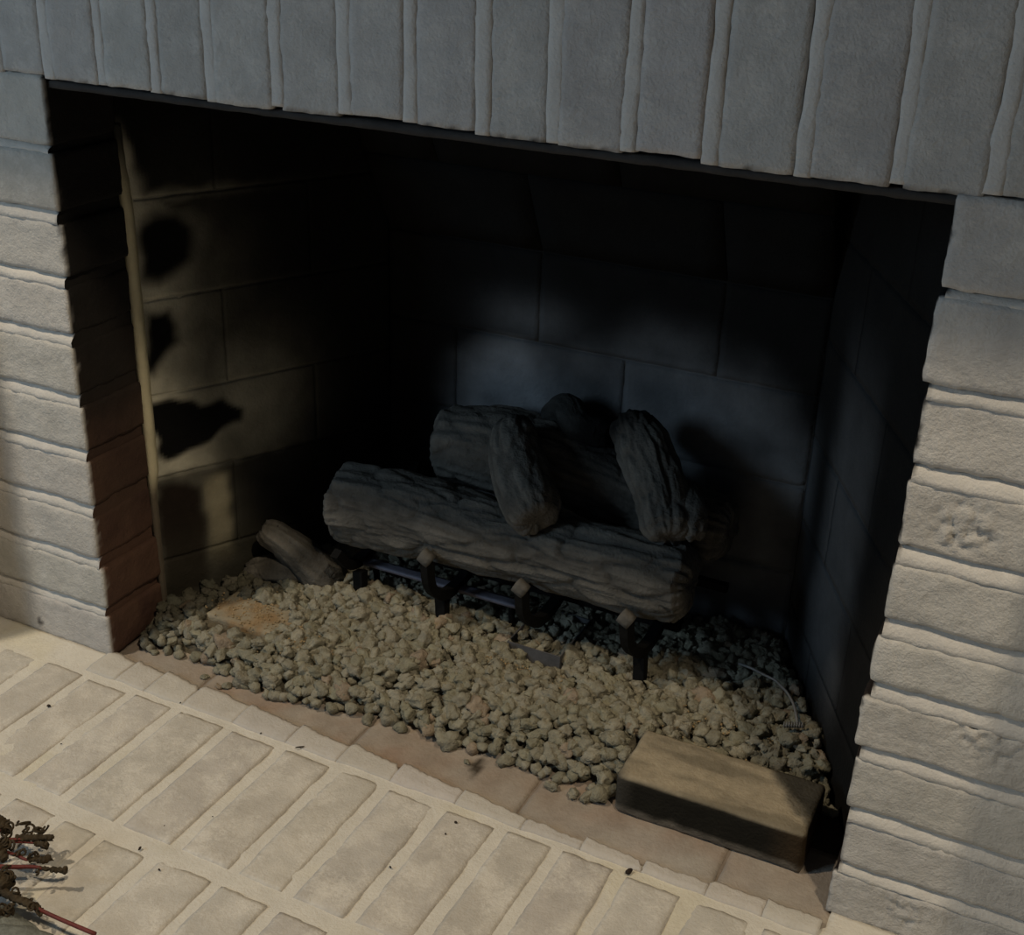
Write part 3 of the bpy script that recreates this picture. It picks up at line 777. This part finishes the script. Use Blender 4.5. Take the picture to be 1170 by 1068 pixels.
def tray(lo, hi, t):
    V = []; F = []
    for (a, b, c) in ((lo[0], lo[1], lo[2]), (hi[0], lo[1], lo[2]), (hi[0], hi[1], lo[2]), (lo[0], hi[1], lo[2])): V.append((a, b, c))
    for (a, b) in ((lo[0], lo[1]), (hi[0], lo[1]), (hi[0], hi[1]), (lo[0], hi[1])): V.append((a, b, hi[2]))
    for (a, b) in ((lo[0]+t, lo[1]+t), (hi[0]-t, lo[1]+t), (hi[0]-t, hi[1]-t), (lo[0]+t, hi[1]-t)): V.append((a, b, hi[2]))
    for (a, b) in ((lo[0]+t, lo[1]+t), (hi[0]-t, lo[1]+t), (hi[0]-t, hi[1]-t), (lo[0]+t, hi[1]-t)): V.append((a, b, lo[2]+t))
    F = [(3, 2, 1, 0), (0, 1, 5, 4), (1, 2, 6, 5), (2, 3, 7, 6), (3, 0, 4, 7), (4, 5, 9, 8), (5, 6, 10, 9), (6, 7, 11, 10), (7, 4, 8, 11), (8, 9, 13, 12), (9, 10, 14, 13), (10, 11, 15, 14), (11, 8, 12, 15), (12, 13, 14, 15)]
    return V, F
V, F = tray((.435, .206, .000), (.505, .30, .040), .0015)
M['pan'] = material('dull_grey_steel', .8, .2, 200, .2, 60, 0, base=(.085, .085, .09))
mesh_obj('burner_tray', V, F, M['pan'], bu, None, False, origin=(.48, .25, .02))
def gz(x, y, o=.0): return gh(x, y)+o
wi = empty('gas_wire', (.75, .25, .0), label='thin bent grey metal wire with a coiled end among the rocks at the right', cat='wire')
part('wire_run', [(.700, .282, .050), (.7175, .274, .054), (.732, .2716, .052), (.7465, .2677, .0515), (.7575, .259, .051), (.7663, .2514, .050), (.777, .238, .047), (.7855, .222, .042), (.790, .212, .037)], .0016, M['wire'], wi, 8, True, 60)
P = []
for i in range(121):
    t = i/120; a = t*2*math.pi*8; P.append((.777+.020*t, .196+.010*t+.0028*math.cos(a), .047+.0028*math.sin(a)))
V, F = tube([Vector(p) for p in P], .0009, 6, 240)
mesh_obj('coiled_end', V, F, M['wire'], wi, None, True, origin=(.787, .2, .047))
# ---------------------------------------------------------------- dried arrangement at the lower left
ar = empty('dried_arrangement', (.03, -.44, .0), label='dried arrangement of red stems and dark curled seed heads on the hearth', cat='dried flowers')
def lathe(prof, c, n=32):
    V = []; F = []
    for (r, z) in prof:
        for j in range(n):
            t = 2*math.pi*j/n; V.append(Vector((c[0]+r*math.cos(t), c[1]+r*math.sin(t), c[2]+z)))
    for i in range(len(prof)-1):
        for j in range(n):
            a = i*n+j; b = i*n+(j+1) % n; F.append((a, b, b+n, a+n))
    F.append(tuple(reversed(range(n)))); F.append(tuple(range((len(prof)-1)*n, len(prof)*n)))
    return V, F
V, F = lathe([(.034, 0), (.042, .01), (.048, .03), (.046, .05), (.040, .058), (.036, .056), (.03, .03), (.01, .02)], (.03, -.44, .0015))
mesh_obj('pot', V, F, M['basket'], ar, None, True, origin=(.03, -.44, 0))
ra = random.Random(5)
def curl(c, r, turns, tilt, rad, name='seed_head', mat='seed'):
    P = []; ax = Euler((tilt, ra.uniform(-1, 1), ra.uniform(0, 6))).to_matrix()
    for i in range(26):
        t = i/25; a = turns*2*math.pi*t; rr_ = r*(1-.55*t)
        P.append(Vector(c)+ax @ Vector((rr_*math.cos(a), rr_*math.sin(a), r*.5*t)))
    return P
def ptw(px, py, z):
    z *= .55
    d = fw+r2*(px-585)/1433.31-u2*(py-534)/1433.31; t = (z-m.translation.z)/d.z; return m.translation+d*t
STEMS = [((75, 993), .045, .0026, 1), ((109, 1067), .030, .0028, 1), ((58, 958), .055, .0026, .5), ((50, 980), .05, .002, .4), ((30, 940), .065, .002, .3), ((20, 1045), .04, .002, .3)]
root = Vector((.03, -.44, .05))
def stem(path, R, n=40):
    V, F = tube([Vector(p) for p in path], R, 8, n); return mesh_obj('stem', V, F, M['stem'], ar, None, True)
def heads(name, parent_unused, pts, rad, curls, mat='seed'):
    """a ragged dried seed head: knobbly core with curled bracts"""
    V, F = [], []
    tube([Vector(p) for p in pts], rad, 9, 30, V, F)
    for i in range(len(V)): V[i] = V[i]+Vector((noise.noise(V[i]*420), noise.noise(V[i]*430+Vector((9, 0, 0))), noise.noise(V[i]*410+Vector((0, 7, 0)))))*.0022
    for (c, r, turns) in curls:
        tube(curl(c, r, turns, ra.uniform(-.8, .8), r), .0011, 6, 40, V, F)
    return mesh_obj(name, V, F, M[mat], ar, None, True)
def near(p, s): return Vector(p)+Vector((ra.uniform(-s, s), ra.uniform(-s, s), ra.uniform(-s, s)))
A = [ptw(-90, 985, .06), ptw(0, 990, .052), ptw(38, 990, .048), ptw(48, 992, .047)]
stem([root]+A, [.0024]*3+[.0018, .0015])
heads('seed_head', None, [ptw(42, 991, .047), ptw(60, 993, .046), ptw(76, 994, .045)], [.0016, .0020, .0033], [(ptw(43, 997, .043), .002, .8)])
B = [ptw(-80, 990, .05), ptw(-10, 1008, .048), ptw(15, 1024, .044), ptw(60, 1046, .036), ptw(109, 1067, .030)]
stem([root]+B, [.0020, .0020, .0020, .0021, .0019, .0021])
heads('seed_head', None, [ptw(2, 1018, .045), ptw(20, 1027, .042), ptw(40, 1036, .039), ptw(48, 1040, .037)], [.0042, .0036, .0040, .0015], [(near(ptw(14+8*i, 1020+5*i, .042), .003), .004, 1) for i in range(5)])
stem([root, ptw(-80, 965, .07), ptw(0, 960, .060), ptw(35, 957, .056)], .0018)
heads('seed_head', None, [ptw(18, 957, .058), ptw(40, 957, .056), ptw(61, 957, .054)], [.0030, .0034, .0030], [(near(ptw(28+5*i, 950, .058), .003), .0055, 1.2) for i in range(6)]+[(ptw(26, 943, .062), .0085, 1.0)])
heads('seed_head', None, [ptw(40, 963, .05), ptw(54, 966, .05)], [.0022, .0035], [(ptw(50, 968, .05), .003, 1)])
heads('seed_head', None, [ptw(34, 982, .045), ptw(52, 982, .045), ptw(59, 979, .045)], [.0020, .0034, .003], [(near(ptw(20+8*i, 978, .045), .003), .004, 1) for i in range(4)])
stem([root, ptw(-70, 960, .07), ptw(-8, 950, .062), ptw(10, 946, .060)], .002)
heads('seed_head', None, [ptw(-22, 935, .066), ptw(-4, 940, .064), ptw(10, 948, .060)], [.009, .0085, .003], [(near(ptw(4, 948, .06), .006), .006, 1.2) for i in range(6)])
heads('seed_head', None, [ptw(-25, 965, .06), ptw(-4, 972, .055), ptw(6, 982, .052)], [.008, .0075, .003], [(near(ptw(4, 968, .055), .006), .005, 1.3) for i in range(7)])
heads('seed_head', None, [ptw(-25, 1005, .052), ptw(-4, 1006, .05), ptw(8, 1014, .048)], [.010, .0095, .006], [(near(ptw(6, 1004, .05), .006), .006, 1.3) for i in range(9)])
heads('seed_head', None, [ptw(-12, 1042, .04), ptw(0, 1046, .038)], [.006, .004], [(near(ptw(4, 1040, .04), .004), .005, 1.2) for i in range(4)])
stem([root, ptw(-60, 1030, .05), ptw(-8, 1044, .04)], .002)
stem([root, ptw(-60, 975, .06), ptw(0, 972, .05), ptw(30, 982, .045), ptw(36, 982, .045)], .0015); stem([ptw(2, 962, .055), ptw(25, 962, .052), ptw(42, 963, .05)], .0012)
def leaf(a, b, w, seed):
    a = Vector(a); b = Vector(b); d = b-a; side = d.cross(Vector((0, 0, 1))).normalized(); V = []; F = []
    n = 16
    for lay in (0, 1):
        for i in range(n+1):
            t = i/n; ww = w*math.sin(math.pi*min(1, t*.94+.04))**.7
            for j in (-1, -.5, 0, .5, 1):
                p = a+d*t+side*ww*j*(1+.25*noise.noise(Vector((t*9, j, seed))))
                p.z += .010*math.sin(math.pi*t)-.003*abs(j)+.002*noise.noise(Vector((t*7, j*2, seed)))-(.0008 if lay else 0); V.append(p)
    for lay in (0, 1):
        o = lay*(n+1)*5
        for i in range(n):
            for j in range(4):
                q = (o+i*5+j, o+i*5+j+1, o+i*5+j+6, o+i*5+j+5); F.append(q if lay == 0 else q[::-1])
    o = (n+1)*5
    for i in range(n):
        F.append((i*5, i*5+5, o+i*5+5, o+i*5)); F.append((i*5+4, o+i*5+4, o+i*5+9, i*5+9))
    F.append((0, o, o+1, 1)); F.append((1, o+1, o+2, 2)); F.append((2, o+2, o+3, 3)); F.append((3, o+3, o+4, 4))
    return mesh_obj('leaf', V, F, M['leaf'], ar, None, True, label='frosted grey leaf')
leaf(ptw(-60, 1052, .03), ptw(45, 1062, .012), .013, 1); leaf(ptw(-50, 1075, .03), ptw(80, 1080, .010), .015, 2); leaf(ptw(-60, 1030, .035), ptw(18, 1052, .018), .010, 3)
# ---------------------------------------------------------------- crumbs on the hearth
def crumb(px, py, s, name, label, group=None, el=(1, .6, .5), rot=None):
    p = ptw(px, py, 0.0); V, F = ico(2, ra, el); R = Euler((0, 0, rot if rot is not None else ra.uniform(0, 6))).to_matrix()
    mesh_obj(name, [R @ (v*s)+p+Vector((0, 0, s*.35+.0002)) for v in V], F, M['crumb'], None, None, True, origin=p, label=label, cat='debris', group=group)
crumb(718, 997, .0046, 'bark_crumb', 'largest dark crumb lying on the hearth joint in front of the charred brick', el=(.62, 1, .6), rot=-.3)
crumb(343, 855, .0056, 'bark_sliver', 'thin dark sliver lying on the hearth near the middle of the firebox edge', el=(1.1, .16, .16), rot=.75)
for px, py, s in ((521, 940, .0020), (509, 953, .0014), (446, 991, .0017), (160, 970, .0022), (188, 944, .0013), (160, 941, .0010), (56, 807, .0026), (182, 994, .0016), (175, 775, .0012), (206, 803, .0012), (298, 838, .0013), (386, 859, .0012), (243, 933, .0008), (70, 850, .0011)):
    crumb(px, py, s, 'soot_crumb', 'tiny dark soot crumb lying on the pale hearth bricks', 'soot crumbs on the hearth', el=(1.1, .7, .5))
